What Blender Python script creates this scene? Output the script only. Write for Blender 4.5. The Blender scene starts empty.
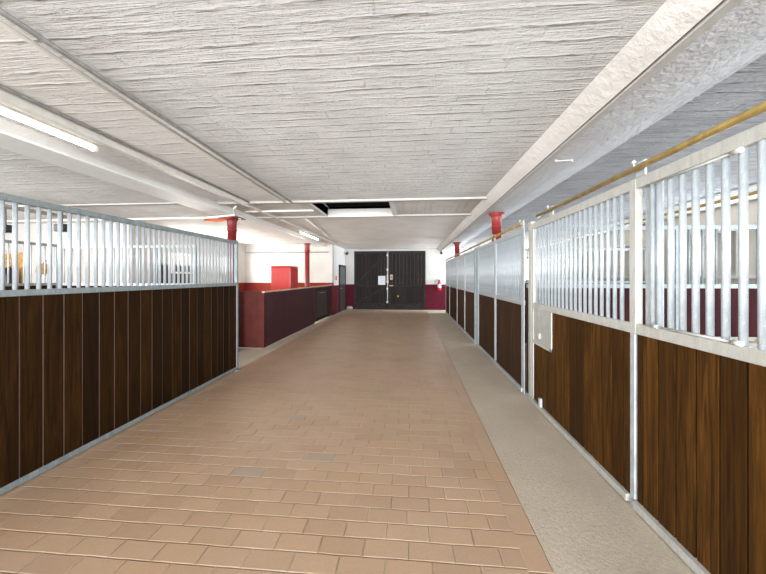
import bpy, bmesh, math, random
from mathutils import Vector, Matrix
random.seed(4)
S = bpy.context.scene
C = S.collection
PI = math.pi

# ------------------------------------------------------------------ camera
cd = bpy.data.cameras.new('camera'); cam = bpy.data.objects.new('camera', cd); C.objects.link(cam)
cam.location = (0, 0, 1.55)
cam.rotation_euler = (PI/2, 0, math.atan(28/325))
cd.sensor_width = 36; cd.lens = 325/766*36; cd.shift_y = -10/766; cd.clip_start = 0.05
S.camera = cam
# ------------------------------------------------------------------ world, lights, exposure
w = bpy.data.worlds.new('world'); S.world = w; w.use_nodes = True
w.node_tree.nodes['Background'].inputs[0].default_value = (0.86, 0.93, 1.0, 1)
w.node_tree.nodes['Background'].inputs[1].default_value = 1.6
S.view_settings.view_transform = 'Standard'; S.view_settings.look = 'None'
S.view_settings.gamma = 1; S.view_settings.use_curve_mapping = False
S.view_settings.exposure = 1.2

def area(name, loc, rot, sx, sy, power, col):
    l = bpy.data.lights.new(name, 'AREA'); l.shape = 'RECTANGLE'; l.size = sx; l.size_y = sy
    l.energy = power; l.color = col
    o = bpy.data.objects.new(name, l); C.objects.link(o); o.location = loc; o.rotation_euler = rot
    return o
# added fill light behind the camera, standing in for unseen daylight
area('rear_fill_light', (-1.0, -13.0, 2.2), (PI/2, 0, 0), 12.0, 6.0, 3300, (0.98, 0.99, 1.0))
# daylight at the right wall windows; the left wall lamps are added fill
WIN_R = [(-0.9, 1.5), (2.6, 1.5), (5.9, 1.5), (9.2, 1.5), (12.6, 1.5)]
for y, wd in WIN_R:
    area('window_fill_light', (5.40, y, 1.95), (PI/2, 0, PI/2), wd, 0.75, 36, (0.86, 0.93, 1.0))
area('window_fill_light', (5.40, 14.85, 1.25), (PI/2, 0, PI/2), 0.95, 2.1, 230, (0.86, 0.93, 1.0))
ADDED_WIN_L = [(-1.0, 1.6), (2.0, 1.6)]  # fill lamps added at unseen left wall windows
for y, wd in ADDED_WIN_L:
    area('window_fill_light', (-10.48, y, 1.9), (PI/2, 0, -PI/2), wd, 0.9, 170, (0.95, 0.97, 1.0))
for y in (9.1, 11.6):  # extra lamps added to brighten the middle of the aisle
    area('window_fill_light', (-6.73, y, 1.95), (PI/2, 0, -PI/2), 0.9, 0.5, 50, (1.0, 0.97, 0.93))

# ------------------------------------------------------------------ helpers
class MB:
    def __init__(s): s.bm = bmesh.new()
    def box(s, a, b):
        x0, y0, z0 = a; x1, y1, z1 = b
        v = [s.bm.verts.new(p) for p in ((x0,y0,z0),(x1,y0,z0),(x1,y1,z0),(x0,y1,z0),(x0,y0,z1),(x1,y0,z1),(x1,y1,z1),(x0,y1,z1))]
        for f in ((3,2,1,0),(4,5,6,7),(0,1,5,4),(1,2,6,5),(2,3,7,6),(3,0,4,7)): s.bm.faces.new([v[i] for i in f])
        return s
    def tube(s, pts, r, n=12, cap=True):
        pts = [Vector(p) for p in pts]; rings = []
        up = None
        for i, p in enumerate(pts):
            if i == 0: d = pts[1]-p
            elif i == len(pts)-1: d = p-pts[i-1]
            else: d = (pts[i+1]-p).normalized()+(p-pts[i-1]).normalized()
            d.normalize()
            if up is None: up = Vector((0,0,1)) if abs(d.z) < .9 else Vector((1,0,0))
            a = d.cross(up).normalized(); b = d.cross(a).normalized()
            rr = r[i] if isinstance(r, (list, tuple)) else r
            rings.append([s.bm.verts.new(p + (a*math.cos(2*PI*k/n)+b*math.sin(2*PI*k/n))*rr) for k in range(n)])
        for i in range(len(rings)-1):
            for k in range(n):
                f = s.bm.faces.new((rings[i][k], rings[i+1][k], rings[i+1][(k+1)%n], rings[i][(k+1)%n])); f.smooth = n > 6
        if cap:
            s.bm.faces.new(rings[0]); s.bm.faces.new(rings[-1][::-1])
        return s
    def prism(s, prof, y0, y1, plane='xz'):
        P = (lambda u, v, t: (u, t, v)) if plane == 'xz' else ((lambda u, v, t: (t, u, v)) if plane == 'yz' else (lambda u, v, t: (u, v, t)))
        a = [s.bm.verts.new(P(u, v, y0)) for u, v in prof]; b = [s.bm.verts.new(P(u, v, y1)) for u, v in prof]
        n = len(prof)
        s.bm.faces.new(a); s.bm.faces.new(b[::-1])
        for i in range(n): s.bm.faces.new((a[i], b[i], b[(i+1)%n], a[(i+1)%n]))
        return s
    def build(s, name, mat, parent=None, loc=(0,0,0), bevel=0, label=None):
        bmesh.ops.recalc_face_normals(s.bm, faces=s.bm.faces)
        me = bpy.data.meshes.new(name); s.bm.to_mesh(me); s.bm.free()
        me.materials.append(mat)
        o = bpy.data.objects.new(name, me); C.objects.link(o); o.location = loc
        if parent: o.parent = parent
        if bevel:
            m = o.modifiers.new('bevel', 'BEVEL'); m.width = bevel; m.segments = 2; m.limit_method = 'ANGLE'
        if label: o['label'] = label
        return o
def thing(name, label, cat, loc=(0,0,0), rz=0, group=None):
    o = bpy.data.objects.new(name, None); C.objects.link(o); o.location = loc; o.rotation_euler = (0,0,rz)
    o.empty_display_size = .1
    return tag(o, label, cat, group)
def tag(o, label, cat, group=None):
    o['label'] = label; o['category'] = cat
    if group: o['group'] = group
    return o
def struct(o): o['kind'] = 'structure'; return o

# ------------------------------------------------------------------ materials
class N:
    def __init__(s, name):
        s.m = bpy.data.materials.new(name); s.m.use_nodes = True; s.t = s.m.node_tree
        s.b = s.t.nodes['Principled BSDF']; s.co = s.n('ShaderNodeTexCoord').outputs['Object']
    def n(s, ty, **k):
        x = s.t.nodes.new(ty)
        for a, v in k.items(): setattr(x, a, v)
        return x
    def put(s, sock, v):
        if isinstance(v, bpy.types.NodeSocket): s.t.links.new(v, sock)
        elif v is not None: sock.default_value = v
    def math(s, op, a, b=None, c=None, clamp=False):
        x = s.n('ShaderNodeMath', operation=op); x.use_clamp = clamp
        s.put(x.inputs[0], a)
        if b is not None: s.put(x.inputs[1], b)
        if c is not None: s.put(x.inputs[2], c)
        return x.outputs[0]
    def sep(s, v):
        x = s.n('ShaderNodeSeparateXYZ'); s.put(x.inputs[0], v); return x.outputs
    def comb(s, x_, y_, z_=0.0):
        x = s.n('ShaderNodeCombineXYZ')
        for i, v in enumerate((x_, y_, z_)): s.put(x.inputs[i], v)
        return x.outputs[0]
    def scale(s, v, sc):
        x = s.n('ShaderNodeMapping'); s.put(x.inputs['Vector'], v); x.inputs['Scale'].default_value = sc; return x.outputs[0]
    def noise(s, v, scale=5, detail=3, rough=.55, dist=0):
        x = s.n('ShaderNodeTexNoise'); s.put(x.inputs['Vector'], v)
        x.inputs['Scale'].default_value = scale; x.inputs['Detail'].default_value = detail
        x.inputs['Roughness'].default_value = rough; x.inputs['Distortion'].default_value = dist
        return x.outputs['Fac']
    def white(s, v):
        x = s.n('ShaderNodeTexWhiteNoise', noise_dimensions='3D'); s.put(x.inputs['Vector'], v); return x.outputs['Value']
    def ramp(s, f, stops, interp='LINEAR'):
        x = s.n('ShaderNodeValToRGB'); s.put(x.inputs[0], f); r = x.color_ramp; r.interpolation = interp
        while len(r.elements) < len(stops): r.elements.new(.5)
        for e, (p, c) in zip(r.elements, stops):
            e.position = p; e.color = (*c, 1) if len(c) == 3 else c
        return x.outputs[0]
    def mix(s, f, a, b, mode='MIX'):
        x = s.n('ShaderNodeMix', data_type='RGBA', blend_type=mode)
        s.put(x.inputs[0], f)
        for i, v in ((6, a), (7, b)):
            if isinstance(v, tuple) and len(v) == 3: v = (*v, 1)
            s.put(x.inputs[i], v)
        return x.outputs[2]
    def bump(s, h, dist=.01, strength=1.0):
        x = s.n('ShaderNodeBump'); x.inputs['Distance'].default_value = dist; x.inputs['Strength'].default_value = strength
        s.put(x.inputs['Height'], h); s.t.links.new(x.outputs[0], s.b.inputs['Normal']); return x
    def out(s, col, rough=.6, metal=0, spec=.5):
        if isinstance(col, tuple): col = (*col, 1)
        s.put(s.b.inputs['Base Color'], col); s.put(s.b.inputs['Roughness'], rough); s.put(s.b.inputs['Metallic'], metal)
        s.b.inputs['Specular IOR Level'].default_value = spec
        return s.m
def plain(name, col, rough=.5, metal=0, var=.12, sc=18, spec=.5, bump=0):
    m = N(name); f = m.noise(m.co, sc, 4)
    lo = tuple(c*(1-var) for c in col); hi = tuple(min(1, c*(1+var)) for c in col)
    if bump: m.bump(f, bump)
    return m.out(m.ramp(f, [(.3, lo), (.7, hi)]), rough, metal, spec)

def brick_ceiling(name, c_lo, c_hi, grime_shade, along='x', dist=.032, row=.127, wdt=.25, rough_amt=1.0, groove_shade=.22):
    m = N(name)
    X, Y, Z = m.sep(m.co)
    if along == 'y': X, Y = Y, X
    warp = m.math('MULTIPLY', m.math('SUBTRACT', m.noise(m.scale(m.co, (1, 1, 1)), 2.2, 4), .5), .07*rough_amt)
    warp2 = m.math('MULTIPLY', m.math('SUBTRACT', m.noise(m.co, 14, 3), .5), .02*rough_amt)
    yy = m.math('ADD', Y, m.math('ADD', warp, warp2))
    r = m.math('DIVIDE', yy, row); ri = m.math('FLOOR', r); fr = m.math('FRACT', r)
    off = m.math('MULTIPLY', m.white(m.comb(ri, 3.3)), .9)
    xx = m.math('ADD', m.math('ADD', X, m.math('MULTIPLY', warp2, 1.5)), m.math('MULTIPLY', off, wdt))
    b = m.math('DIVIDE', xx, wdt); bi = m.math('FLOOR', b); fb = m.math('FRACT', b)
    cell = m.white(m.comb(bi, ri, 1.0)); cell2 = m.white(m.comb(bi, ri, 7.0)); rowr = m.white(m.comb(ri, 9.1))
    # squeezed joint lip: a sharp ridge at each course edge, thicker where the noise says so
    lipn = m.ramp(m.noise(m.scale(m.co, (1, 2.2, 1) if along == 'x' else (2.2, 1, 1)), 3.1, 4, .6), [(.4, (0,0,0)), (.62, (1,1,1))])
    e = m.math('MINIMUM', fr, m.math('SUBTRACT', 1.0, fr))
    lip = m.math('SUBTRACT', 1.0, m.math('DIVIDE', e, .13), clamp=True)
    lip = m.math('MULTIPLY', m.math('POWER', lip, 1.4), m.math('ADD', m.math('MULTIPLY', lipn, .95), .05))
    eb = m.math('MINIMUM', fb, m.math('SUBTRACT', 1.0, fb))
    vlip = m.math('SUBTRACT', 1.0, m.math('DIVIDE', eb, .07), clamp=True)
    vlip = m.math('MULTIPLY', vlip, m.math('MULTIPLY', m.math('GREATER_THAN', cell2, .6), m.ramp(m.noise(m.co, 6, 3), [(.42, (0,0,0)), (.6, (1,1,1))])))
    tilt = m.math('MULTIPLY', m.math('SUBTRACT', fr, .5), m.math('MULTIPLY', m.math('SUBTRACT', rowr, .25), .9))
    lines = m.noise(m.scale(m.co, (2.2, 60, 1) if along == 'x' else (60, 2.2, 1)), 1.6, 4, .6)
    fine = m.noise(m.co, 34, 5, .6)
    h = m.math('ADD', lip, m.math('MULTIPLY', vlip, .4))
    h = m.math('ADD', h, tilt)
    h = m.math('ADD', h, m.math('MULTIPLY', cell, .10))
    h = m.math('ADD', h, m.math('MULTIPLY', lines, .8))
    rid = m.noise(m.scale(m.co, (1.2, 9, 1) if along == 'x' else (9, 1.2, 1)), 2.3, 5, .65, .8)
    h = m.math('ADD', h, m.math('MULTIPLY', rid, 1.3))
    h = m.math('ADD', h, m.math('MULTIPLY', fine, .5*rough_amt))
    m.bump(h, dist, 1.0)
    col = m.ramp(m.noise(m.co, 1.7, 4), [(.35, c_lo), (.65, c_hi)])
    # joint grime plus shadow painted into the recess beside the lips
    g = m.math('MULTIPLY', m.math('SUBTRACT', 1.0, m.math('DIVIDE', m.math('ABSOLUTE', m.math('SUBTRACT', fr, .14)), .07), clamp=True), m.math('MULTIPLY', lipn, m.ramp(m.noise(m.co, 7, 4, .65), [(.38, (.15,.15,.15)), (.62, (1,1,1))])))
    col = m.mix(m.math('MULTIPLY', g, .95), col, grime_shade)
    st = m.ramp(m.noise(m.co, 2.6, 5, .7, .6), [(.70, (0,0,0)), (.78, (1,1,1))])
    col = m.mix(m.math('MULTIPLY', st, .35), col, (grime_shade[0]*1.1, grime_shade[1]*.95, grime_shade[2]*.7))
    dl = m.math('MULTIPLY', m.ramp(m.math('ADD', m.math('MULTIPLY', lines, .5), m.math('MULTIPLY', rid, .5)), [(.36, (1,1,1)), (.50, (0,0,0))]), groove_shade)  # relief shade painted into the grooves to strengthen the bump
    col = m.mix(dl, col, grime_shade)
    return m.out(col, .85, 0, .3)

M = {}
M['ceil'] = brick_ceiling('whitewashed brick', (.77,.77,.755), (.86,.86,.845), (.34,.30,.25))
M['ceil_far'] = brick_ceiling('whitewashed brick smooth', (.76,.74,.70), (.85,.83,.79), (.40,.35,.29), dist=.01)
M['ceil_rot'] = brick_ceiling('whitewashed brick lengthwise', (.63,.61,.57), (.73,.71,.67), (.36,.31,.25), along='y', dist=.014)
M['ceil_side'] = brick_ceiling('whitewashed brick rough shaded', (.54,.55,.57), (.67,.68,.70), (.17,.165,.16), dist=.07, rough_amt=1.5, groove_shade=.6)  # dimmer, cooler light of the side bay put into the grey-blue
M['ceil_left'] = brick_ceiling('whitewashed brick left bay', (.66,.65,.62), (.76,.75,.72), (.38,.33,.28), dist=.014)

def plaster(name, lo, hi, dist=.004, sc=9, speck=None):
    m = N(name); f = m.noise(m.co, sc, 6, .62); f2 = m.noise(m.co, 1.6, 3)
    col = m.ramp(f2, [(.3, lo), (.7, hi)])
    if speck:
        sp = m.ramp(m.noise(m.scale(m.co, (1, 3.5, 1)), 11, 3, .6), [(.70, (0,0,0)), (.76, (1,1,1))])
        col = m.mix(m.math('MULTIPLY', sp, .6), col, speck)
    m.bump(f, dist); return m.out(col, .85, 0, .3)
M['haunch'] = plaster('cream painted plaster', (.68,.665,.63), (.78,.765,.73), .014, 9, (.45,.38,.30))
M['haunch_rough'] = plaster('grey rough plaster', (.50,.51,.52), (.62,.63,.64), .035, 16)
M['flange'] = plain('painted steel flange', (.47,.46,.435), .8, 0, .06, spec=.1)
M['beam_paint'] = plain('white painted beam', (.84,.84,.82), .6, 0, .04)
M['groove'] = plain('dark groove shade', (.14,.12,.09), .8)  # shade of the narrow recess put into the colour
M['ceil_smooth'] = brick_ceiling('smoothed whitewash', (.78,.775,.75), (.86,.855,.83), (.42,.37,.30), dist=.012)
M['white_wall'] = plaster('white painted wall', (.72,.71,.68), (.80,.79,.76), .005, 6)

def two_tone(name, lower, upper_lo, upper_hi, h):
    m = N(name); f = m.noise(m.co, 6, 5); f2 = m.noise(m.co, 1.5, 3)
    X, Y, Z = m.sep(m.co)
    zz = m.math('ADD', Z, m.math('MULTIPLY', m.math('SUBTRACT', m.noise(m.co, 4, 2), .5), .015))
    up = m.ramp(f2, [(.3, upper_lo), (.7, upper_hi)])
    dn = m.ramp(f, [(.3, tuple(c*.8 for c in lower)), (.7, tuple(c*1.15 for c in lower))])
    m.bump(f, .005)
    return m.out(m.mix(m.math('LESS_THAN', zz, h), up, dn), .7, 0, .12)
M['end_wall'] = two_tone('end wall paint', (.095,.008,.020), (.60,.595,.57), (.68,.675,.65), 1.20)
M['side_wall'] = two_tone('side wall paint', (.10,.014,.024), (.72,.71,.69), (.80,.79,.77), 1.20)
M['back_wall'] = two_tone('back wall lit paint', (.20,.025,.017), (.52,.505,.48), (.60,.585,.555), 1.32)  # lower red raised to carry the glow of the tube light
M['right_wall'] = two_tone('right wall paint', (.09,.012,.02), (.56,.53,.47), (.66,.63,.56), 1.05)

def pavers():
    m = N('clay pavers'); X, Y, Z = m.sep(m.co)
    wob = m.math('MULTIPLY', m.math('SUBTRACT', m.noise(m.co, 3, 2), .5), .012)
    X = m.math('ADD', X, wob); Y = m.math('ADD', Y, wob)
    def grid(a, b, wa, hb, stag, seed):
        r = m.math('DIVIDE', b, hb); ri = m.math('FLOOR', r); fr = m.math('FRACT', r)
        o = m.math('MULTIPLY', m.math('MODULO', m.math('ADD', ri, 400.0), 2.0), stag)
        o = m.math('ADD', o, m.math('MULTIPLY', m.white(m.comb(ri, seed)), .10))
        c = m.math('ADD', m.math('DIVIDE', a, wa), o); ci = m.math('FLOOR', c); fc = m.math('FRACT', c)
        ey = m.math('MULTIPLY', m.math('MINIMUM', fr, m.math('SUBTRACT', 1.0, fr)), hb)
        ex = m.math('MULTIPLY', m.math('MINIMUM', fc, m.math('SUBTRACT', 1.0, fc)), wa)
        return m.math('MINIMUM', ex, ey), m.comb(ci, ri, seed)
    e1, id1 = grid(X, Y, .2555, .1275, .5, 2.0)
    e2, id2 = grid(Y, m.math('SUBTRACT', X, .615), .2555, .135, 0.0, 5.0)
    edge = m.math('GREATER_THAN', X, .615)
    e = m.mix(edge, e1, e2); idv = m.mix(edge, id1, id2)
    rnd = m.white(idv); big = m.noise(m.co, .7, 3); fine = m.noise(m.co, 60, 4, .7)
    col = m.ramp(rnd, [(0, (.41,.268,.168)), (.35, (.445,.30,.193)), (.7, (.47,.32,.208)), (1, (.46,.295,.178))])
    isg = m.white(m.comb(rnd, 4.4)); isg = m.math('GREATER_THAN', isg, .985)
    col = m.mix(m.math('MULTIPLY', isg, .6), col, (.30,.27,.22))
    col = m.mix(m.ramp(big, [(.35, (0,0,0)), (.7, (.35,.35,.35))]), col, (.52,.37,.26))
    col = m.mix(m.ramp(fine, [(.35, (.0,.0,.0)), (.75, (.28,.28,.28))]), col, (.27,.15,.085))
    j = m.math('SUBTRACT', 1.0, m.math('DIVIDE', e, .0065), clamp=True)
    jn = m.noise(m.co, 2.4, 3)
    jc = m.ramp(jn, [(.42, (.26,.19,.13)), (.58, (.62,.50,.38))])
    col = m.mix(m.math('MULTIPLY', j, .65), col, jc)
    st = m.ramp(m.noise(m.co, 1.1, 4, .6), [(.58, (0,0,0)), (.75, (.3,.3,.3))])
    col = m.mix(st, col, (.36,.26,.20))
    h = m.math('SUBTRACT', m.math('ADD', m.math('MULTIPLY', fine, .12), m.math('MULTIPLY', rnd, .25)), m.math('MULTIPLY', j, 1.0))
    m.bump(h, .0035)
    rg = m.ramp(m.noise(m.co, 2, 3), [(.3, (.30,.30,.30)), (.7, (.46,.46,.46))])
    return m.out(col, rg, 0, .75)
M['pavers'] = pavers()
def concrete():
    m = N('worn concrete'); f = m.noise(m.co, 45, 5, .75); g = m.noise(m.co, 2.2, 5, .6)
    col = m.ramp(g, [(.3, (.48,.41,.325)), (.7, (.585,.505,.405))])
    col = m.mix(m.ramp(f, [(.35, (.0,.0,.0)), (.7, (.5,.5,.5))]), col, (.33,.285,.215))
    m.bump(f, .004); return m.out(col, .75, 0, .35)
M['concrete'] = concrete()
M['litter'] = plain('dark bedding floor', (.17,.13,.085), .95, 0, .4, 30, bump=.02)

def planks(name, ax, wd, lo, hi, dark, off=0.0, spec=.45):
    """vertical boards: one tone per board, grain running up the board"""
    m = N(name); s = m.sep(m.co); a = s[ax]
    q = m.math('DIVIDE', m.math('ADD', a, off), wd); qi = m.math('FLOOR', q)
    rnd = m.white(m.comb(qi, 2.0)); rnd2 = m.white(m.comb(qi, 5.0))
    st = (40, 40, 1.6)
    sh = m.comb(m.math('MULTIPLY', rnd, 30.0), 0.0, m.math('MULTIPLY', rnd2, 30.0))
    v = m.n('ShaderNodeVectorMath', operation='ADD'); m.put(v.inputs[0], m.co); m.put(v.inputs[1], sh)
    gr = m.noise(m.scale(v.outputs[0], st), 1.0, 5, .65, 1.2)
    blot = m.noise(m.scale(v.outputs[0], (5, 5, 1.2)), 1.4, 4, .6)
    base = m.ramp(rnd, [(0, lo), (1, hi)])
    col = m.mix(m.ramp(gr, [(.36, (.85,.85,.85)), (.62, (0,0,0))]), base, dark)
    col = m.mix(m.ramp(blot, [(.35, (.55,.55,.55)), (.65, (0,0,0))]), col, tuple(c*.6 for c in lo))
    m.bump(gr, .0015)
    return m.out(col, .6, 0, spec)
M['planks_left'] = planks('shaded boards left', 1, .1545, (.024,.011,.004), (.062,.027,.006), (.009,.005,.002), spec=.05)  # darker copy of the same boards, weaker light put into the colour
M['planks_right'] = planks('lit boards right', 1, .132, (.055,.023,.005), (.16,.068,.012), (.018,.008,.003), off=.057, spec=.06)  # brighter copy of the same boards, stronger light put into the colour
M['planks_far'] = planks('brown boards far', 1, .13, (.055,.027,.013), (.085,.042,.02), (.026,.014,.008), spec=.08)
M['planks_cross'] = planks('maroon boards of the dividers', 0, .16, (.028,.006,.009), (.05,.012,.014), (.014,.004,.005), spec=.08)
M['gap'] = plain('board backing', (.20,.135,.125), .8)
M['gap_dark'] = plain('dark board backing', (.03,.02,.015), .9)
M['gate'] = planks('weathered dark gate boards', 0, .17, (.016,.013,.011), (.038,.029,.024), (.008,.0065,.0055), spec=.15)
M['gate_frame'] = plain('dark gate frame timber', (.022,.018,.016), .65, 0, .5, 9, spec=.2)
M['maroon_side'] = plain('maroon painted boards', (.050,.014,.019), .5, 0, .22, 5, spec=.25)
M['maroon_front'] = plain('red brown painted boards', (.075,.011,.007), .6, 0, .25, 4, spec=.2)
M['worn_cap'] = plain('worn cap timber', (.62,.42,.30), .6, 0, .3, 10)
M['dark_door'] = plain('dark brown painted door', (.035,.022,.02), .5, 0, .2)

def galv(name, lo, hi, metal=.12, rough=.5):
    m = N(name); f = m.noise(m.scale(m.co, (1, 1, .35)), 26, 5, .7); g = m.noise(m.co, 90, 2)
    col = m.ramp(f, [(.32, lo), (.68, hi)])
    col = m.mix(m.ramp(g, [(.62, (0,0,0)), (.7, (.25,.25,.25))]), col, (.85,.88,.9))
    return m.out(col, rough, metal, .5)
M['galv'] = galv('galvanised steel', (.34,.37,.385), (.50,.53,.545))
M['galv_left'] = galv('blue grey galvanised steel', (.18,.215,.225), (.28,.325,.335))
M['bar'] = galv('bright galvanised tube', (.33,.375,.40), (.50,.54,.57), .1, .42)
M['galv_warm'] = galv('weathered galvanised steel', (.40,.40,.365), (.53,.525,.48))
M['plate'] = galv('zinc sheet', (.40,.42,.40), (.54,.55,.52), .3, .5)
M['yellow'] = plain('yellow passivated track', (.38,.265,.08), .4, .3, .3, 14)
M['brass_dark'] = plain('tarnished track', (.30,.20,.07), .5, .3, .5, 6)
M['red_col'] = plain('red column paint', (.25,.022,.018), .45, 0, .25, 7)
M['red_col_dark'] = plain('dark red column paint', (.19,.016,.02), .45, 0, .25, 7)
M['red_cab'] = plain('glossy red enamel', (.50,.025,.018), .3, 0, .08)
M['orange'] = plain('orange pipe paint', (.70,.13,.04), .5, 0, .1)
M['pipe_white'] = plain('white painted pipe', (.76,.74,.69), .5, 0, .08)
M['pipe_grey'] = plain('grey conduit', (.30,.29,.27), .45, .3, .25)
M['trunk'] = plain('cream cable trunking', (.62,.60,.55), .5, 0, .08)
M['black'] = plain('black plastic', (.012,.012,.013), .4)
M['void'] = plain('unlit loft black', (.012,.010,.009), .9)  # black stands in for the unlit dark above the hatch
M['chrome'] = plain('bright metal fitting', (.72,.72,.70), .3, .6)
M['paper'] = plain('paper sheet', (.72,.74,.80), .7, 0, .03)
M['white_pl'] = plain('white plastic', (.75,.75,.73), .4, 0, .05)
M['red_gloss'] = plain('extinguisher red', (.68,.02,.03), .3, 0, .06)
M['door_grey'] = plain('grey blue painted door', (.085,.095,.105), .5, 0, .2)
M['wood_y'] = plain('yellow ochre timber', (.48,.27,.07), .6, 0, .25, 12)
M['straw'] = plain('straw', (.52,.40,.20), .9, 0, .3, 40)
M['stick'] = plain('bare wood stick', (.55,.34,.2), .6)
M['stone'] = plain('grey stone', (.36,.34,.31), .85, 0, .2)
m = N('glass'); m.b.inputs['Transmission Weight'].default_value = 1; m.b.inputs['IOR'].default_value = 1.1
M['glass'] = m.out((.9,.95,.95), .05)
m = N('dark glass'); M['dark_glass'] = m.out((.03,.04,.045), .12)
m = N('fluorescent tube'); m.b.inputs['Emission Color'].default_value = (1,.98,.95,1); m.b.inputs['Emission Strength'].default_value = 5
M['tube'] = m.out((.9,.9,.9), .4)

# ------------------------------------------------------------------ floor
YA, YE = -3.6, 15.47
XR, XL = 5.5, -10.6
def box_s(name, a, b, mat): return struct(MB().box(a, b).build(name, mat))
box_s('floor', (XL, YA, -.2), (-2.90, YE+.3, 0), M['concrete'])
box_s('floor_pavers', (-2.90, YA, -.2), (.75, YE-.75, 0), M['pavers'])
box_s('floor_walkway', (.75, YA, -.2), (XR, YE-.75, 0), M['concrete'])
box_s('floor_threshold', (-2.90, YE-.75, -.2), (XR, YE+.3, 0), M['concrete'])
box_s('floor_stalls_right', (1.56, YA, 0), (XR, 14.2, .012), M['litter'])
box_s('floor_stalls_left', (-7.3, YA, 0), (-2.95, 5.1, .012), M['litter'])
# ------------------------------------------------------------------ ceiling
ZC = 2.88
XM0, XM1 = -3.42, 1.225
box_s('ceiling', (-2.10, YA, ZC), (XM1, 5.56, ZC+.2), M['ceil'])
box_s('ceiling_smooth', (XM0, YA, ZC), (-2.10, 5.56, ZC+.2), M['ceil_smooth'])
box_s('ceiling_far', (XM0, 6.96, ZC), (XM1, YE+.2, ZC+.2), M['ceil_far'])
box_s('ceiling_strip', (XM0, 5.56, ZC), (-1.79, 6.96, ZC+.2), M['ceil_rot'])
box_s('ceiling_strip', (-.385, 5.56, ZC), (XM1, 6.96, ZC+.2), M['ceil_rot'])
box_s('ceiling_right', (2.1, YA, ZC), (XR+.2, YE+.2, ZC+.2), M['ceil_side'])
box_s('ceiling_left', (XL-.2, YA, ZC), (-4.2, YE+.2, ZC+.2), M['ceil_left'])
# beams along the aisle: haunch, flange, groove, underside
H1 = 2.775
def cbeam(name, prof, mat):
    return struct(MB().prism(prof, YA, YE).build(name, mat))
cbeam('trim_1', [(1.225,ZC),(1.30,H1+.047),(1.375,H1),(1.375,ZC+.15),(1.225,ZC+.15)], M['haunch'])
cbeam('trim_2', [(1.375,H1+.03),(1.395,H1+.03),(1.395,ZC+.15),(1.375,ZC+.15)], M['groove'])
cbeam('trim_3', [(1.395,H1-.012),(1.45,H1-.012),(1.45,ZC+.15),(1.395,ZC+.15)], M['flange'])
cbeam('trim_4', [(1.45,H1),(1.64,H1),(1.76,H1+.012),(1.88,H1+.04),(1.99,H1+.075),(2.1,ZC),(2.1,ZC+.15),(1.45,ZC+.15)], M['haunch_rough'])
cbeam('trim_5', [(-3.42,ZC),(-3.47,H1+.02),(-3.47,ZC+.15),(-3.42,ZC+.15)], M['haunch'])
cbeam('trim_6', [(-3.47,H1),(-3.88,H1),(-3.88,ZC+.15),(-3.47,ZC+.15)], M['beam_paint'])
cbeam('trim_7', [(-3.88,H1+.01),(-4.2,ZC),(-4.2,ZC+.15),(-3.88,ZC+.15)], M['haunch'])
cbeam('trim_8', [(5.0,ZC),(5.08,H1),(5.4,H1),(5.4,ZC+.1),(5.0,ZC+.1)], M['haunch'])
# cross beams beside the hatch
box_s('trim_9', (XM0, 5.50, ZC-.035), (XM1+.07, 5.58, ZC+.1), M['flange'])
box_s('trim_10', (XM0, 6.92, ZC-.033), (XM1+.07, 7.0, ZC+.1), M['flange'])
box_s('trim_11', (XL, 5.45, ZC-.02), (-4.1, 5.53, ZC+.1), M['flange'])
# hatch shaft
hs = MB(); hs.box((-1.84,5.58,ZC-.02),(-1.79,6.92,ZC+.17)); hs.box((-.385,5.58,ZC-.02),(-.30,6.92,ZC+.17)); hs.box((-1.79,6.90,ZC-.035),(-.385,6.96,ZC+.135))
struct(hs.build('trim_12', M['white_wall']))
hv = MB(); hv.box((-1.9,5.45,ZC+.17),(-1.82,7.1,ZC+1.2)); hv.box((-.4,5.45,ZC+.17),(-.3,7.1,ZC+1.2)); hv.box((-1.9,6.96,ZC+.135),(-.3,7.1,ZC+1.2)); hv.box((-1.9,5.45,ZC+.17),(-.3,5.55,ZC+1.2)); hv.box((-1.9,5.45,ZC+1.2),(-.3,7.1,ZC+1.3))
struct(hv.build('trim_13', M['void']))
for x in (-1.5, -1.05, -.6):
    pass
jo = thing('loft_joist', 'dark loft joist seen inside the open ceiling hatch', 'joist', (-1.1, 6.45, ZC+.32))
MB().box((-.7,-.06,-.1),(.7,.06,.1)).build('beam', M['void'], jo)
# ------------------------------------------------------------------ walls
box_s('wall_end', (-3.3, YE, 0), (XR+.2, YE+.25, ZC+.2), M['end_wall'])
box_s('wall_right', (XR, YA, 0), (XR+.25, YE+.2, ZC+.2), M['right_wall'])
box_s('wall_left', (XL-.25, YA, 0), (XL, 7.3, ZC+.2), M['back_wall'])
box_s('wall_left_return', (XL-.25, 7.3, 0), (-6.8, 7.5, ZC+.2), M['back_wall'])
box_s('wall_left_far', (-7.0, 7.5, 0), (-6.8, 13.1, ZC+.2), M['back_wall'])
box_s('wall_back', (-6.8, 12.9, 0), (-3.16, 13.1, ZC+.1), M['back_wall'])
box_s('wall_aisle', (-3.36, 13.1, 0), (-3.16, YE, ZC+.1), M['side_wall'])
def win_frame(n, x, y, z, wd, ht, sgn):
    fm = MB(); t = .05
    for (a, b) in (((y-wd/2-t, z-ht/2-t), (y+wd/2+t, z-ht/2)), ((y-wd/2-t, z+ht/2), (y+wd/2+t, z+ht/2+t)), ((y-wd/2-t, z-ht/2), (y-wd/2, z+ht/2)), ((y+wd/2, z-ht/2), (y+wd/2+t, z+ht/2)), ((y-.02, z-ht/2), (y+.02, z+ht/2))):
        xs = sorted((x, x - sgn*.09)); fm.box((xs[0], a[0], a[1]), (xs[1], b[0], b[1]))
    o = struct(fm.build('window_%d' % n, M['pipe_white'])); 
    return o
k = 1
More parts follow.
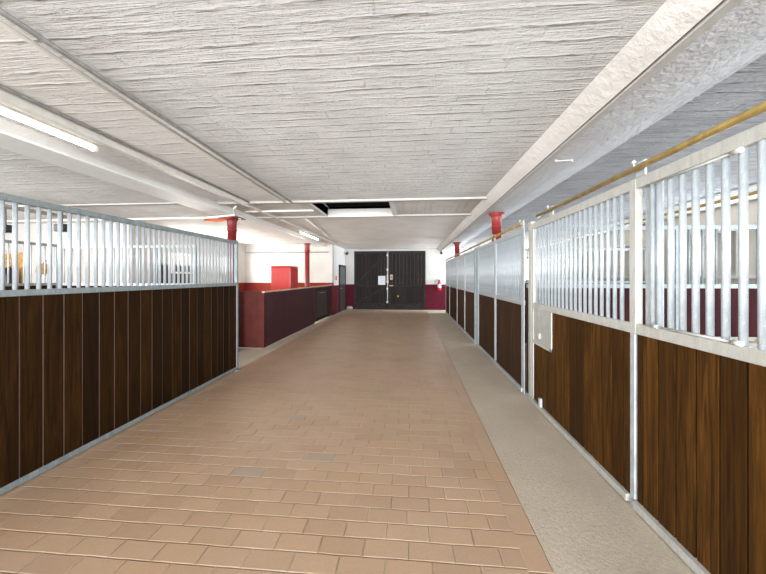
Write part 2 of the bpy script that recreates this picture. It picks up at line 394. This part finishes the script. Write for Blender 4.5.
for y, wd in WIN_R: win_frame(k, XR, y, 1.95, wd, .75, 1); k += 1
ff = win_frame(k, XR, 14.85, 1.25, .95, 2.1, 1); k += 1
for y, wd in ADDED_WIN_L: win_frame(k, XL, y, 1.9, wd, .9, -1); k += 1  # frames around the added left wall lamps
for y in (9.1, 11.6): win_frame(k, -6.8, y, 1.95, .9, .5, -1); k += 1  # frames around the lamps added for the mid aisle
# dark low window in the left far wall
fw = MB(); fw.box((-6.8,8.0,1.15),(-6.74,9.9,1.92)); fo = struct(fw.build('window_%d' % k, M['galv_left'], bevel=.005))
gp = MB()
for i in range(3): gp.box((-6.745, 8.06+i*.62, 1.2), (-6.735, 8.06+i*.62+.55, 1.87))
gp.build('pane', M['dark_glass'], fo)
# side door in the aisle wall
dm = MB(); dm.box((-3.17,14.10,0),(-3.13,15.30,1.22)); d1 = struct(dm.build('door_1', M['dark_door'], bevel=.005))
MB().box((-3.17,14.10,1.22),(-3.135,15.30,2.02)).build('upper_panel', M['door_grey'], d1, bevel=.005, label='grey blue upper half of the door')
fr = MB(); fr.box((-3.16,14.02,0),(-3.11,14.10,2.09)); fr.box((-3.16,15.30,0),(-3.11,15.37,2.09)); fr.box((-3.16,14.02,2.02),(-3.11,15.37,2.09)); fr.build('door_frame', M['gate_frame'], d1)
MB().tube([(-3.13,14.2,1.05),(-3.07,14.2,1.05),(-3.07,14.32,1.05)], .012, 8).build('door_handle', M['chrome'], d1)

# ------------------------------------------------------------------ gate
def gate_leaf(name, x0, x1, label, mirror, extras):
    y = YE-.02
    t = thing(name, label, 'gate', (x0, y, 0))
    W = x1-x0; Ht = 2.78
    b = MB(); n = 10
    for i in range(n): b.box((i*W/n+.004, -.045, .03), ((i+1)*W/n-.004, 0, Ht-.01))
    b.build('board_panel', M['gate'], t)
    f = MB()
    for z0, z1 in ((.03,.30),(1.08,1.2),(Ht-.14,Ht)): f.box((.1,-.075,z0),(W-.1,-.045,z1))
    f.box((.0,-.08,.03),(.1,-.045,Ht)); f.box((W-.1,-.08,.03),(W,-.045,Ht))
    if mirror == 'r': f.box((.1,-.075,1.52),(W-.1,-.045,1.60))
    f.build('frame', M['gate_frame'], t, bevel=.006)
    if mirror == 'l':
        d = MB()
        for (xa, za, xb, zb) in ((.12,.3,W-.12,1.08),(.12,1.2,W-.12,Ht-.14)):
            v = Vector((xb-xa, 0, zb-za)).normalized(); nrm = Vector((-v.z, 0, v.x))*.055
            prof = [(xa+nrm.x, za+nrm.z), (xb+nrm.x, zb+nrm.z), (xb-nrm.x, zb-nrm.z), (xa-nrm.x, za-nrm.z)]
            d.prism(prof, -.07, -.046)
        d.build('brace', M['gate_frame'], t)
    for z in (.55, 2.2):
        hg = MB()
        xx = .0 if mirror == 'l' else W
        s_ = 1 if mirror == 'l' else -1
        xs = sorted((xx, xx+s_*.5)); hg.box((xs[0], -.087, z-.03), (xs[1], -.079, z+.03)); hg.build('hinge_strap', M['gate_frame'], t)
    return t
gl = gate_leaf('gate_leaf', -2.71, -1.08, 'left leaf of the dark wooden gate with diagonal braces', 'l', 0)
gr = gate_leaf('gate_leaf', -1.06, .68, 'right leaf of the dark wooden gate with handle and lock', 'r', 0)
MB().tube([(1.60,-.11,.32),(1.60,-.11,2.72)], .014, 8).build('bolt_rod', M['white_pl'], gl, label='white vertical bolt rod')
for z in (.36, 1.0, 1.32, 1.9, 2.58):
    MB().box((1.555,-.125,z-.045),(1.63,-.08,z+.045)).build('rod_guide', M['white_pl'], gl, bevel=.01)
MB().box((1.57,-.13,1.36),(1.62,-.08,1.66)).build('bolt_lever', M['white_pl'], gl, bevel=.008)
MB().box((.08,-.10,1.42),(.2,-.08,1.66)).build('lock_plate', M['worn_cap'], gr, bevel=.005)
MB().box((.12,-.13,1.50),(.17,-.10,1.58)).build('lock', M['black'], gr, bevel=.005)
MB().tube([(.03,-.09,1.14),(.05,-.14,1.14),(.22,-.14,1.14)], .02, 8).build('handle', M['worn_cap'], gr)
MB().box((.42,-.09,.60),(.48,-.075,.68)).build('keyhole_plate', M['wood_y'], gr)
pp = MB(); pp.box((-.17,-.004,-.21),(.17,0,.21)); o = pp.build('notice_sheet', M['paper'], None, (-1.38, YE-.103, 1.39))
tag(o, 'white paper notice pinned on the left gate leaf', 'notice')
pl = MB()
for i in range(6): pl.box((-.12,-.0055,.12-i*.045),(.10 if i % 2 else .04,-.004,.128-i*.045))
pl.build('print', M['pipe_grey'], o)

# fire extinguisher
fx = thing('fire_extinguisher', 'red fire extinguisher hung on the end wall beside the gate', 'fire extinguisher', (1.32, YE-.1, .93))
MB().tube([(0,0,0),(0,0,.02),(0,0,.34),(0,0,.40),(0,0,.43)], [.06,.08,.08,.055,.025], 18).build('cylinder', M['red_gloss'], fx)
MB().tube([(0,0,.12),(0,0,.28)], .0815, 18, False).build('sticker', M['white_pl'], fx, label='white instruction sticker')
MB().box((-.025,-.03,.43),(.025,.03,.50)).box((-.02,-.11,.48),(.02,.0,.50)).build('valve', M['black'], fx, bevel=.004)
MB().tube([(-.02,0,.46),(-.12,-.01,.50),(-.2,-.01,.42),(-.2,-.01,.25),(-.13,-.02,.15)], .012, 8).build('hose', M['black'], fx)
MB().box((-.04,.06,.05),(.04,.1,.45)).build('wall_bracket', M['black'], fx)
# small black cameras
for x, y, lab in ((-3.04, YE-.16, 'small black camera under the ceiling left of the gate'), (1.40, YE-.16, 'small black camera under the ceiling right of the gate')):
    t = thing('security_camera', lab, 'camera', (x, y, 2.66), group='black cameras on the end wall')
    MB().box((-.02,.0,.06),(.02,.16,.10)).build('bracket', M['black'], t)
    MB().tube([(0,.06,.02),(0,-.12,-.01)], .06, 14).build('housing', M['black'], t)
    MB().tube([(0,-.12,-.01),(0,-.135,-.0125)], .035, 14).build('lens', M['dark_glass'], t)
# call point + stone
t = thing('alarm_button', 'small red alarm box on the white wall left of the gate', 'alarm', (-3.16, 13.5, 1.5))
MB().box((0,-.07,-.08),(.05,.07,.08)).build('housing', M['red_gloss'], t, bevel=.008)
MB().box((.05,-.035,-.035),(.056,.035,.035)).build('push_plate', M['white_pl'], t)
sb = bmesh.new(); bmesh.ops.create_icosphere(sb, subdivisions=2, radius=.12)
for v in sb.verts: v.co = Vector((v.co.x*1.3, v.co.y*.8, v.co.z*.75))*(1+random.uniform(-.1,.1))
q = MB(); q.bm.free(); q.bm = sb
tag(q.build('door_stone', M['stone'], None, (-2.92, 15.28, .085)), 'grey stone lying on the floor at the left foot of the gate', 'stone')

# ------------------------------------------------------------------ half height box wall (maroon)
t = thing('half_height_wall', 'maroon boarded half-height wall with worn cap left of the aisle', 'partition', (-3.16, 6.77, 0))
Lh = 12.9-6.77
f = MB()
for i in range(24):
    a = i*(3.6/24); f.box((-a-.1485, 0, .02), (-a, .04, 1.21))
f.build('front_panel', M['maroon_front'], t, label='red brown front boards')
f = MB(); f.box((-.04,.04,.02),(0,3.7,1.21)); f.build('side_panel', M['maroon_side'], t, bevel=.004)
f = MB(); f.box((-.04,5.42,.02),(0,Lh,1.21)); f.build('side_panel', M['maroon_side'], t, bevel=.004)
f = MB(); f.box((-.05,.0,1.21),(.012,Lh,1.24)); f.build('cap_rail', M['worn_cap'], t, label='worn light cap along the aisle side')
f = MB(); f.box((-3.62,-.012,1.21),(-.05,.05,1.24)); f.build('cap_rail', M['maroon_front'], t)
d = MB(); d.box((-.05,3.74,.06),(-.005,5.38,1.19)); dd = d.build('door', M['dark_door'], t, bevel=.004, label='dark brown half door')
e = MB(); e.box((-.005,3.74,.06),(.012,3.84,1.19)); e.box((-.005,5.28,.06),(.012,5.38,1.19)); e.box((-.005,3.84,.06),(.012,5.28,.16)); e.box((-.005,3.84,1.09),(.012,5.28,1.19)); e.build('door_frame', M['gate_frame'], dd)
MB().tube([(.0,4.3,1.0),(.04,4.3,1.0),(.04,4.8,1.0),(.0,4.8,1.0)], .012, 8).build('latch', M['pipe_grey'], dd)

# red cabinet
t = thing('metal_cabinet', 'glossy red metal cabinet standing behind the maroon half wall', 'cabinet', (-3.92, 9.5, 0))
MB().box((-.31,0,.05),(.31,.68,1.86)).build('body', M['red_cab'], t, bevel=.03)
MB().box((-.32,-.01,1.86),(.32,.69,1.885)).build('lid', M['red_cab'], t, bevel=.008)
MB().box((-.285,-.015,.1),(.285,0,1.82)).build('door', M['red_cab'], t, bevel=.006)
MB().box((.2,-.045,1.0),(.23,-.015,1.16)).build('handle', M['black'], t)

# ------------------------------------------------------------------ columns
def column(x, y, lab, mat, r=.085, flare=.14, plate=False):
    t = thing('iron_column', lab, 'column', (x, y, 0), group='red iron columns')
    top = H1-.001
    MB().tube([(0,0,0),(0,0,top-.36)], r, 24).build('shaft', mat, t)
    MB().tube([(0,0,top-.27),(0,0,top-.255),(0,0,top-.24)], [r+.012,r+.02,r+.012], 24).build('ring', mat, t)
    MB().tube([(0,0,top-.36),(0,0,top-.09),(0,0,top-.045),(0,0,top-.02)], [r,r+.008,flare*.78,flare], 24).build('capital', mat, t)
    if plate: MB().box((-.22,-.15,top-.02),(.22,.15,top)).build('top_plate', mat, t)
    else: MB().tube([(0,0,top-.022),(0,0,top)], flare+.008, 24).build('top_plate', mat, t)
    MB().tube([(0,0,0),(0,0,.05),(0,0,.09)], [r+.05,r+.05,r], 24).build('base', mat, t)
    return t
column(1.64, 6.42, 'red iron column behind the right stall fronts, nearer the camera', M['red_col'])
column(1.64, 11.75, 'dark red iron column behind the right stall fronts, near the end wall', M['red_col_dark'])
column(-3.70, 6.45, 'red iron column right at the corner post of the left stall', M['red_col_dark'], plate=True)
column(-3.78, 11.6, 'orange red iron column beside the red cabinet', M['red_col'], flare=.12)
# orange pipe at column
o = MB().tube([(-4.25,6.40,2.73),(-4.0,6.38,2.715),(-3.86,6.36,2.725),(-3.62,6.3,2.79),(-3.5,6.25,2.83)], .03, 10).build('orange_pipe', M['orange'])
tag(o, 'short orange bent pipe above the left front column', 'pipe')

# ------------------------------------------------------------------ ceiling services
def pipe(name, pts, r, mat, lab, cat='pipe', clips=0, group=None, n=10):
    o = MB().tube(pts, r, n).build(name, mat); tag(o, lab, cat, group)
    if clips:
        a, b = Vector(pts[0]), Vector(pts[-1])
        for i in range(clips):
            p = a.lerp(b, (i+.5)/clips)
            MB().box((p.x-r-.003, p.y-.008, p.z-r-.002), (p.x+r+.003, p.y+.008, ZC-.001)).build('clip', mat, o)
    return o
pipe('conduit', [(-1.93,-2.0,2.842),(-2.06,5.48,2.842)], .016, M['pipe_grey'], 'grey conduit running along the aisle ceiling, right one of the pair', 'conduit')
pipe('conduit', [(-2.02,-2.0,2.855),(-2.19,5.48,2.855)], .014, M['pipe_white'], 'thin white conduit running left of the grey ceiling conduit', 'conduit')
pipe('conduit', [(-2.35,7.02,2.86),(-2.7,10.4,2.86)], .012, M['pipe_white'], 'white conduit on the ceiling beyond the cross beams', 'conduit', 3)
tr = MB(); tr.box((-2.93,-3,2.80),(-2.85,5.48,2.875)); o = tr.build('cable_trunking', M['trunk'], bevel=.004); tag(o, 'cream cable trunking along the ceiling above the near tube light', 'cable trunking')
lid = MB(); lid.box((-2.925,-3,2.795),(-2.855,5.48,2.80)); lid.build('cover', M['trunk'], o)
pipe('conduit', [(-2.80,-3,2.862),(-2.81,2,2.862),(-2.83,5.48,2.862)], .012, M['pipe_grey'], 'thin grey conduit hugging the cream cable trunking', 'conduit')
tr = MB(); tr.box((-2.98,5.60,2.83),(-2.93,12.6,2.876)); tag(tr.build('cable_trunking', M['trunk'], bevel=.004), 'cream cable trunking beyond the cross beams above the far tube light', 'cable trunking')
pipe('pipe', [(-9.0,6.1,2.72),(-4.1,6.1,2.72),(-3.9,6.07,2.72),(-3.35,5.95,2.74),(-3.3,5.8,2.82),(-3.2,5.7,2.84)], .02, M['pipe_white'], 'white pipe crossing under the left ceiling beam in front of the column')
pipe('pipe', [(-3.28,6.2,2.85),(-1.9,6.2,2.85)], .02, M['pipe_white'], 'short white pipe between the two cross beams left of the hatch')
pipe('pipe', [(-6.79,12.85,2.55),(-3.3,12.85,2.55)], .016, M['pipe_grey'], 'grey pipe running along the white back wall')
pipe('pipe', [(4.95,YA+.1,2.76),(4.95,YE-.05,2.76)], .03, M['yellow'], 'yellow pipe along the beam at the right outer wall', 'gas pipe')
o = MB().tube([(1.50,3.53,2.79),(1.50,3.53,2.757),(1.66,3.51,2.757),(1.66,3.51,2.735)], .009, 8).build('ceiling_hook', M['flange']); tag(o, 'small bent white hook on the underside of the right beam', 'hook')

def tube_light(x, y0, y1, z, lab, x1=None):
    t = thing('tube_light', lab, 'light', (x, y0, z), group='fluorescent ceiling lights'); L = y1-y0
    MB().box((-.034,-.03,.022),(.034,L+.03,.085)).build('housing', M['trunk'], t, bevel=.004)
    MB().tube([(0,0,0),(0,L,0)], .019, 12).build('tube', M['tube'], t)
    for yy in (-.03, L): MB().box((-.022,yy,-.025),(.022,yy+.03,.03)).build('lamp_holder', M['white_pl'], t)
tube_light(-3.03, 1.35, 2.86, 2.78, 'lit fluorescent tube over the near end of the left stall')
tube_light(-3.06, 8.8, 10.5, 2.78, 'lit fluorescent tube on the ceiling beyond the cross beams')

# ------------------------------------------------------------------ stall fences
def bar_row(parent, pts, z0, z1, r, mat, name='bar'):
    me = None
    for (x, y) in pts:
        if me is None:
            o = MB().tube([(0,0,0),(0,0,z1-z0)], r, 12).build(name, mat, parent, (x, y, z0)); me = o.data
        else:
            o = bpy.data.objects.new(name, me); C.objects.link(o); o.parent = parent; o.location = (x, y, z0)
def boards(parent, axis, a0, a1, c0, c1, z0, z1, wd, off, mat, gap=.004, back=None, wide=0, rec=.003):
    """vertical boards as one panel; axis 1 = row runs along y"""
    b = MB(); i = math.floor((a0+off)/wd)
    while i*wd-off < a1:
        g_ = gap*random.choice((.35,.6,1,1)) if back and gap > .009 and gap < .012 else gap
        s, e = max(a0, i*wd-off+g_/2), min(a1, (i+1)*wd-off-gap/2)
        if wide and i % 3 == 0: e -= wide
        if e-s > .005:
            if axis == 1: b.box((c0, s, z0), (c1, e, z1))
            else: b.box((s, c0, z0), (e, c1, z1))
        i += 1
    o = b.build('plank_panel', mat, parent)
    if back:
        q = MB(); cm = (c0+c1)/2; h = abs(c1-c0)/2-rec
        if axis == 1: q.box((cm-h, a0, z0), (cm+h, a1, z1))
        else: q.box((a0, cm-h, z0), (a1, cm+h, z1))
        q.build('backing', back, o)
    return o

# left front -------------------------------------------------------
XLf = -2.876
t = thing('stall_fence', 'long left stall front with dark boards and a row of steel bars', 'stall front')
y0, y1 = -.6, 5.21
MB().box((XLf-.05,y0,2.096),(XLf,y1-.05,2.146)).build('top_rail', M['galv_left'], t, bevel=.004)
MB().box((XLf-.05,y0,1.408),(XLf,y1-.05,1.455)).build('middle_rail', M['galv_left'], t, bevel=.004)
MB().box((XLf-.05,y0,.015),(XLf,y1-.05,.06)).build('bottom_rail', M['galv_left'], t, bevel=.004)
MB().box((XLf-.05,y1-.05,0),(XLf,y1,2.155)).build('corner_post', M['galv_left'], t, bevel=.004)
MB().box((XLf-.06,y1-.08,0),(XLf+.03,y1+.03,.012)).build('foot_plate', M['galv_left'], t)
pts = []; y = 2.072-.0767*34
while y < y1-.08: pts.append((XLf-.025, y)); y += .0767
bar_row(t, pts, 1.455, 2.096, .0145, M['bar'])
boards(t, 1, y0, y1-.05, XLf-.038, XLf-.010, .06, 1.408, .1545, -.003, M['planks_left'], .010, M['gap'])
MB().box((XLf-.05,y0,0),(XLf,y0+.05,2.146)).build('post', M['galv_left'], t)

def partition(name, lab, x0, x1, y, zt, zm, mat_r, mat_b, bm, step=.085, posts=(), r=.011, cat='partition', end0=False):
    t = thing(name, lab, cat, (x0, y, 0)); L = x1-x0
    MB().box((0,-.02,zt-.05),(L,.02,zt)).build('top_rail', mat_r, t)
    MB().box((0,-.02,zm-.05),(L,.02,zm)).build('middle_rail', mat_r, t)
    MB().box((0,-.02,.0),(L,.02,.05)).build('bottom_rail', mat_r, t)
    for p in (*(() if end0 else (0,)), *posts, L-.05): MB().box((p,-.026,0),(p+.05,.026,zt-.05)).build('post', mat_r, t)
    n = int(L/step); bar_row(t, [(step*(i+.6), 0) for i in range(n)], zm, zt-.05, r, mat_b)
    b = boards(t, 0, 0 if end0 else .05, L-.05, -.015, .015, .05, zm-.05, .16, 0, bm, .004, M['gap_dark'])
    return t
partition('stall_partition', 'barred partition seen through the left stall front, with pale top rail', -7.4, -4.35, 6.25, 2.20, 1.42, M['galv'], M['galv'], M['planks_cross'], .19)
# left inner fence along y
t = thing('stall_partition', 'far left lengthwise barred partition behind the left stall', 'partition', (-7.4, 0, 0))
MB().box((-.025,-.6,2.18),(.025,6.22,2.23)).build('top_rail', M['galv_left'], t)
MB().box((-.025,-.6,1.38),(.025,6.22,1.43)).build('middle_rail', M['galv_left'], t)
MB().box((-.025,-.6,0),(.025,6.22,.05)).build('bottom_rail', M['galv_left'], t)
for p in (-.6, 2.7, 6.17): MB().box((-.03,p,0),(.03,p+.05,2.18)).build('post', M['galv_left'], t)
bar_row(t, [(0, -.5+.12*i) for i in range(56)], 1.43, 2.18, .011, M['galv'])
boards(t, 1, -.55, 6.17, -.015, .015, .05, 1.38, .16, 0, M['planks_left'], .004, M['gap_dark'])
# things at the back of the left stall
t = thing('wooden_rack', 'ochre wooden rack at the far left return wall behind the bars', 'rack', (-9.95, 7.26, 0))
for z in (1.78, 1.97): MB().box((-.55,-.10,z),(.5,-.07,z+.15)).build('board', M['wood_y'], t, bevel=.004)
for xx in (-.5, .35): MB().box((xx,-.07,0),(xx+.08,.0,2.15)).build('upright', M['wood_y'], t)
t = thing('hanging_coat', 'dark coat hanging from the ochre rack on the far left', 'coat', (-9.6, 7.0, 1.1))
MB().tube([(0,0,0),(0,0,.25),(0,0,.5),(0,0,.66),(0,0,.70)], [.15,.14,.12,.07,.02], 12).build('cloth', M['black'], t)
MB().tube([(0,0,.68),(0,.08,.76)], .01, 6).build('loop', M['black'], t)
t = thing('hanging_bag', 'small ochre bag hanging on the wall right of the dark coat', 'bag', (-8.96, 7.18, 1.62))
MB().tube([(0,0,0),(0,0,.05),(0,0,.2),(0,0,.26)], [.06,.12,.10,.03], 12).build('pouch', M['wood_y'], t)
MB().tube([(0,0,.24),(0,.1,.34)], .008, 6).build('strap', M['black'], t)
t = thing('ceiling_lamp', 'unlit dark tube lamp under the left bay ceiling, seen through bars', 'light', (-6.75, 5.2, 2.70))
MB().box((-.05,-.8,0),(.05,.7,.06)).build('housing', M['pipe_grey'], t, bevel=.01)
for yy in (-.6,.5): MB().tube([(0,yy,.06),(0,yy,.18)], .008, 6).build('hanger', M['pipe_grey'], t)
for x, y, lab in ((-7.62, 5.5, 'black spotlight under the left bay ceiling, nearest the left edge'), (-6.45, 5.5, 'black spotlight under the left bay ceiling beside the unlit tube lamp')):
    t = thing('spotlight', lab, 'light', (x, y, 2.46), group='black spotlights in the left bay')
    MB().box((-.10,-.07,-.07),(.10,.07,.07)).build('housing', M['black'], t, bevel=.01)
    MB().tube([(0,0,.07),(0,0,.42)], .012, 6).build('bracket', M['black'], t)

# right side ---------------------------------------------------------
XRf = 1.49
ZT, ZM0, ZM1 = 2.207, 1.170, 1.236
def front(lab, y0, y1, rail, wood, seam, post0=True, post1=True, step=.083, r=.0165, zt=ZT, x=XRf, mat_bar=None, phase=0, name='stall_fence', cat='stall front', skip=(), pw=.05, thin0=False):
    t = thing(name, lab, cat, (x, y0, 0)); L = y1-y0
    s0 = .06 if thin0 else 0
    MB().box((0,s0,zt-.07),(.04,L,zt)).build('top_rail', rail, t, bevel=.004)
    MB().box((0,s0,ZM0),(.04,L,ZM1)).build('middle_rail', rail, t, bevel=.004)
    MB().box((-.022,s0,.012),(.03,L,.062)).build('bottom_rail', rail, t, bevel=.004)
    if thin0: MB().box((-.004,0,0),(.008,.10,zt)).build('post', rail, t)
    elif post0: MB().box((-.002,0,0),(.042,pw,zt-.0)).build('post', rail, t, bevel=.004)
    if post1: MB().box((-.002,L-pw,0),(.042,L,zt-.0)).build('post', rail, t, bevel=.004)
    pts = []; y = (phase-y0) if phase else .05+step*.7
    while y > step*.9+.03: y -= step
    while y < L-.06:
        if y > .06 and not any(a <= y+y0 <= b for a, b in skip): pts.append((.02, y))
        y += step
    bar_row(t, pts, ZM1, zt-.07, r, mat_bar or M['bar'])
    return t
# near fixed front with a swing-out feeding hatch
t = front('near right stall front with brown boards and swing-out barred hatch', -.6, 2.298, M['galv_warm'], None, None, post0=True, post1=False, phase=1.867, skip=((2.07,2.4),))
boards(t, 1, 0, 2.895, .008, .032, .062, ZM0, .132, .057, M['planks_right'], .013, M['gap_dark'], rec=.010)
for yy, rr in ((2.185, .0165), (2.135, .015)): MB().tube([(.03,yy+.6,ZM1),(.03,yy+.6,ZT-.07)], rr, 12).build('bar', M['bar'], t)
MB().box((.05,2.805,ZM1-.05),(.11,2.885,ZT)).build('inner_jamb', M['bar'], t, bevel=.004)
hx = MB().tube([(-.004,2.12+.6,ZM1+.012),(-.004,1.64+.6,ZM1+.012)], .006, 8).build('hinge_rod', M['galv_warm'], t)
MB().tube([(-.004,1.64+.6,ZM1+.012),(-.004,1.60+.6,ZM1+.012)], .014, 8).build('rod_end', M['galv_warm'], hx)
MB().tube([(-.004,2.10+.6,ZM1+.012),(-.004,2.14+.6,ZM1+.012)], .012, 8).build('rod_end', M['galv_warm'], hx)
hx = MB().tube([(-.004,2.12+.6,ZT-.082),(-.004,1.64+.6,ZT-.082)], .006, 8).build('hinge_rod', M['galv_warm'], t)
MB().tube([(-.004,1.64+.6,ZT-.082),(-.004,1.60+.6,ZT-.082)], .014, 8).build('rod_end', M['galv_warm'], hx)
# post between
o = MB().box((XRf+.002,2.315,0),(XRf+.045,2.361,ZM0)).build('stall_post', M['galv'], bevel=.004)
MB().box((XRf-.001,2.300,ZM0),(XRf+.045,2.361,ZT)).build('upper_post', M['galv_warm'], o, bevel=.003)
tag(o, 'full height galvanised post between the near right front and the sliding door', 'post')
# sliding door with feeding hatch
t = front('right sliding stall door with grey sheet hatch and hanging chain', 2.365, 4.17, M['galv_warm'], None, None, post0=False, post1=True, name='sliding_door', cat='stall door', step=.083, r=.0135)
b0 = 3.60-2.365
boards(t, 1, 0, b0, .008, .032, .062, ZM0, .132, .057, M['planks_right'], .013, M['gap_dark'], rec=.010)
boards(t, 1, b0, 1.755, .008, .032, .062, .745, .132, .057, M['planks_right'], .013, M['gap_dark'], rec=.010)
hp = MB().box((.006,b0+.03,.775),(.03,1.755,ZM0)).build('feeding_hatch', M['plate'], t, bevel=.004, label='grey zinc sheet hatch')
e = MB(); e.box((-.004,b0,.745),(.035,b0+.035,ZM0)); e.box((-.004,b0,.745),(.035,1.755,.78)); e.build('hatch_frame', M['galv_warm'], hp, bevel=.003)
ch = MB()
for i in range(9):
    z = 1.23-i*.022; cx = -.012; cy = 1.545
    pts_ = [(cx+(0 if i % 2 else .006*math.cos(a)), cy+(.006*math.cos(a) if i % 2 else 0), z+.014*math.sin(a)) for a in [k*2*PI/8 for k in range(9)]]
    ch.tube(pts_, .0022, 5, False)
ch.build('chain', M['pipe_grey'], hp)
MB().tube([(-.012,1.545,1.23),(-.012,1.525,1.27),(-.012,1.555,1.29),(-.012,1.575,1.26)], .004, 6).build('hook', M['pipe_grey'], hp)
MB().box((-.006,1.56,.83),(.006,1.60,.89)).build('hatch_latch', M['chrome'], hp)
MB().box((-.03,1.48,.062),(-.0,1.52,.16)).build('pale_scrap', M['galv'], t)  # pale scrap at the door foot, added as a small block
o = MB().box((XRf-.002,4.185,0),(XRf+.05,4.28,ZT+.035)).build('stall_post', M['galv_warm'], bevel=.004); tag(o, 'galvanised post right of the dark gap beside the sliding door', 'post')
# near track
def track(y0, y1, brs, lab, x=1.472, z=2.262, mat='yellow'):
    t = thing('door_track', lab, 'door track', (x, y0, z))
    MB().tube([(0,0,0),(0,y1-y0,0)], .0195, 14).build('rail_tube', M[mat], t)
    for y in brs:
        b = MB(); b.box((.02,y-y0-.04,-.0535),(.035,y-y0+.04,.045)).build('hanger_plate', M['galv'], t)
        s = MB().tube([(.0,y-y0+.03,-.01),(.0,y-y0+.03,.062)], .006, 8).build('bolt', M['galv_warm'], t)
        MB().tube([(.0,y-y0+.03,.04),(.0,y-y0+.03,.053)], .013, 6).build('nut', M['galv_warm'], s)
    return t
track(-.6, 3.94, (.7, 2.26, 3.62), 'near yellow sliding door track above the right stall front')
track(4.47, 14.1, (4.52, 6.0, 7.3, 8.3, 9.3, 10.8, 12.3, 13.4), 'far brownish yellow door track above the far right stall fronts', mat='brass_dark')
# far fronts
spec = [(4.44, 5.93, 'right stall front with narrow bars just beyond the dark gap'),
        (5.94, 7.40, 'right stall front half covered by a second barred leaf'),
        (7.80, 9.22, 'far right stall front beyond the double posts, in front of the far track'),
        (9.24, 10.72, 'far right stall front, third from the end wall'),
        (10.75, 12.78, 'wide far right stall front, second from the end wall'),
        (12.8, 14.2, 'last right stall front nearest the end wall')]
for i, (a, b, lab) in enumerate(spec):
    tt = front(lab, a, b, M['galv'], None, None, True, True, step=.08, r=.0135, thin0=(i == 0), mat_bar=M['bar'])
    tt['group'] = 'far right stall fronts'
    boards(tt, 1, .09 if i == 0 else .05, b-a-.05, .008, .032, .062, ZM0, .13, .0, M['planks_far'], .003, M['gap_dark'])
    if i in (1, 2, 3, 4, 5):
        bar_row(tt, [(.062, .09+.08*k) for k in range(int((b-a-.1)/.08))], ZM1, ZT-.07, .012, M['bar'], 'rear_bar')
for y, lab in ((7.43, 'right'), (7.73, 'left')):
    o = MB().box((XRf-.01,y,0),(XRf+.05,y+.05,ZT+.03)).build('stall_post', M['galv_left'], bevel=.004)
    tag(o, 'dark grey %s post of the pair between the middle and far right stall fronts' % ('nearer' if lab == 'right' else 'farther'), 'post')
# cross partitions of the right stalls
partition('stall_partition', 'barred maroon partition seen through the near right bars', 1.497, 5.42, 4.36, 2.19, 1.46, M['galv_left'], M['galv_left'], M['planks_cross'], .155, posts=(1.78,), end0=True)
partition('stall_partition', 'second barred partition seen through the sliding door bars', 1.76, 5.42, 7.62, 2.19, 1.46, M['galv_left'], M['galv_left'], M['planks_cross'], .155, posts=(1.8,))
partition('stall_partition', 'third barred partition far behind the sliding door bars', 1.56, 5.42, 10.73, 2.19, 1.46, M['galv_left'], M['galv_left'], M['planks_cross'], .155, posts=(1.8,))
# feeder, stick
t = thing('feed_trough', 'dark feed trough with straw hung on the partition in the near right stall', 'trough', (3.75, 4.14, .62))
pr = [(-.2,.2),(-.15,0),(.15,0),(.2,.2),(.17,.2),(.13,.03),(-.13,.03),(-.17,.2)]
MB().prism([(a-.01, b) for a, b in pr], -.45, .45, 'yz').build('basin', M['pipe_grey'], t)
MB().box((-.45,-.19,.0),(-.42,.17,.2)).box((.42,-.19,.0),(.45,.17,.2)).build('end_plate', M['pipe_grey'], t)
h = MB()
for i in range(70):
    x = random.uniform(-.4,.4); y = random.uniform(-.12,.1); a = random.uniform(0, PI); l = random.uniform(.05,.12); z = random.uniform(.1,.21)
    h.tube([(x,y,z),(x+math.cos(a)*l,y+math.sin(a)*l*.4,z+random.uniform(-.02,.03))], .003, 4)
hs_ = h.build('straw', M['straw'], t); hs_['kind'] = 'stuff'
o = MB().tube([(3.0,4.05,0.0),(2.94,4.26,1.05)], .014, 8).build('wooden_stick', M['stick']); tag(o, 'pale wooden stick leaning on the maroon partition in the near right stall', 'stick')
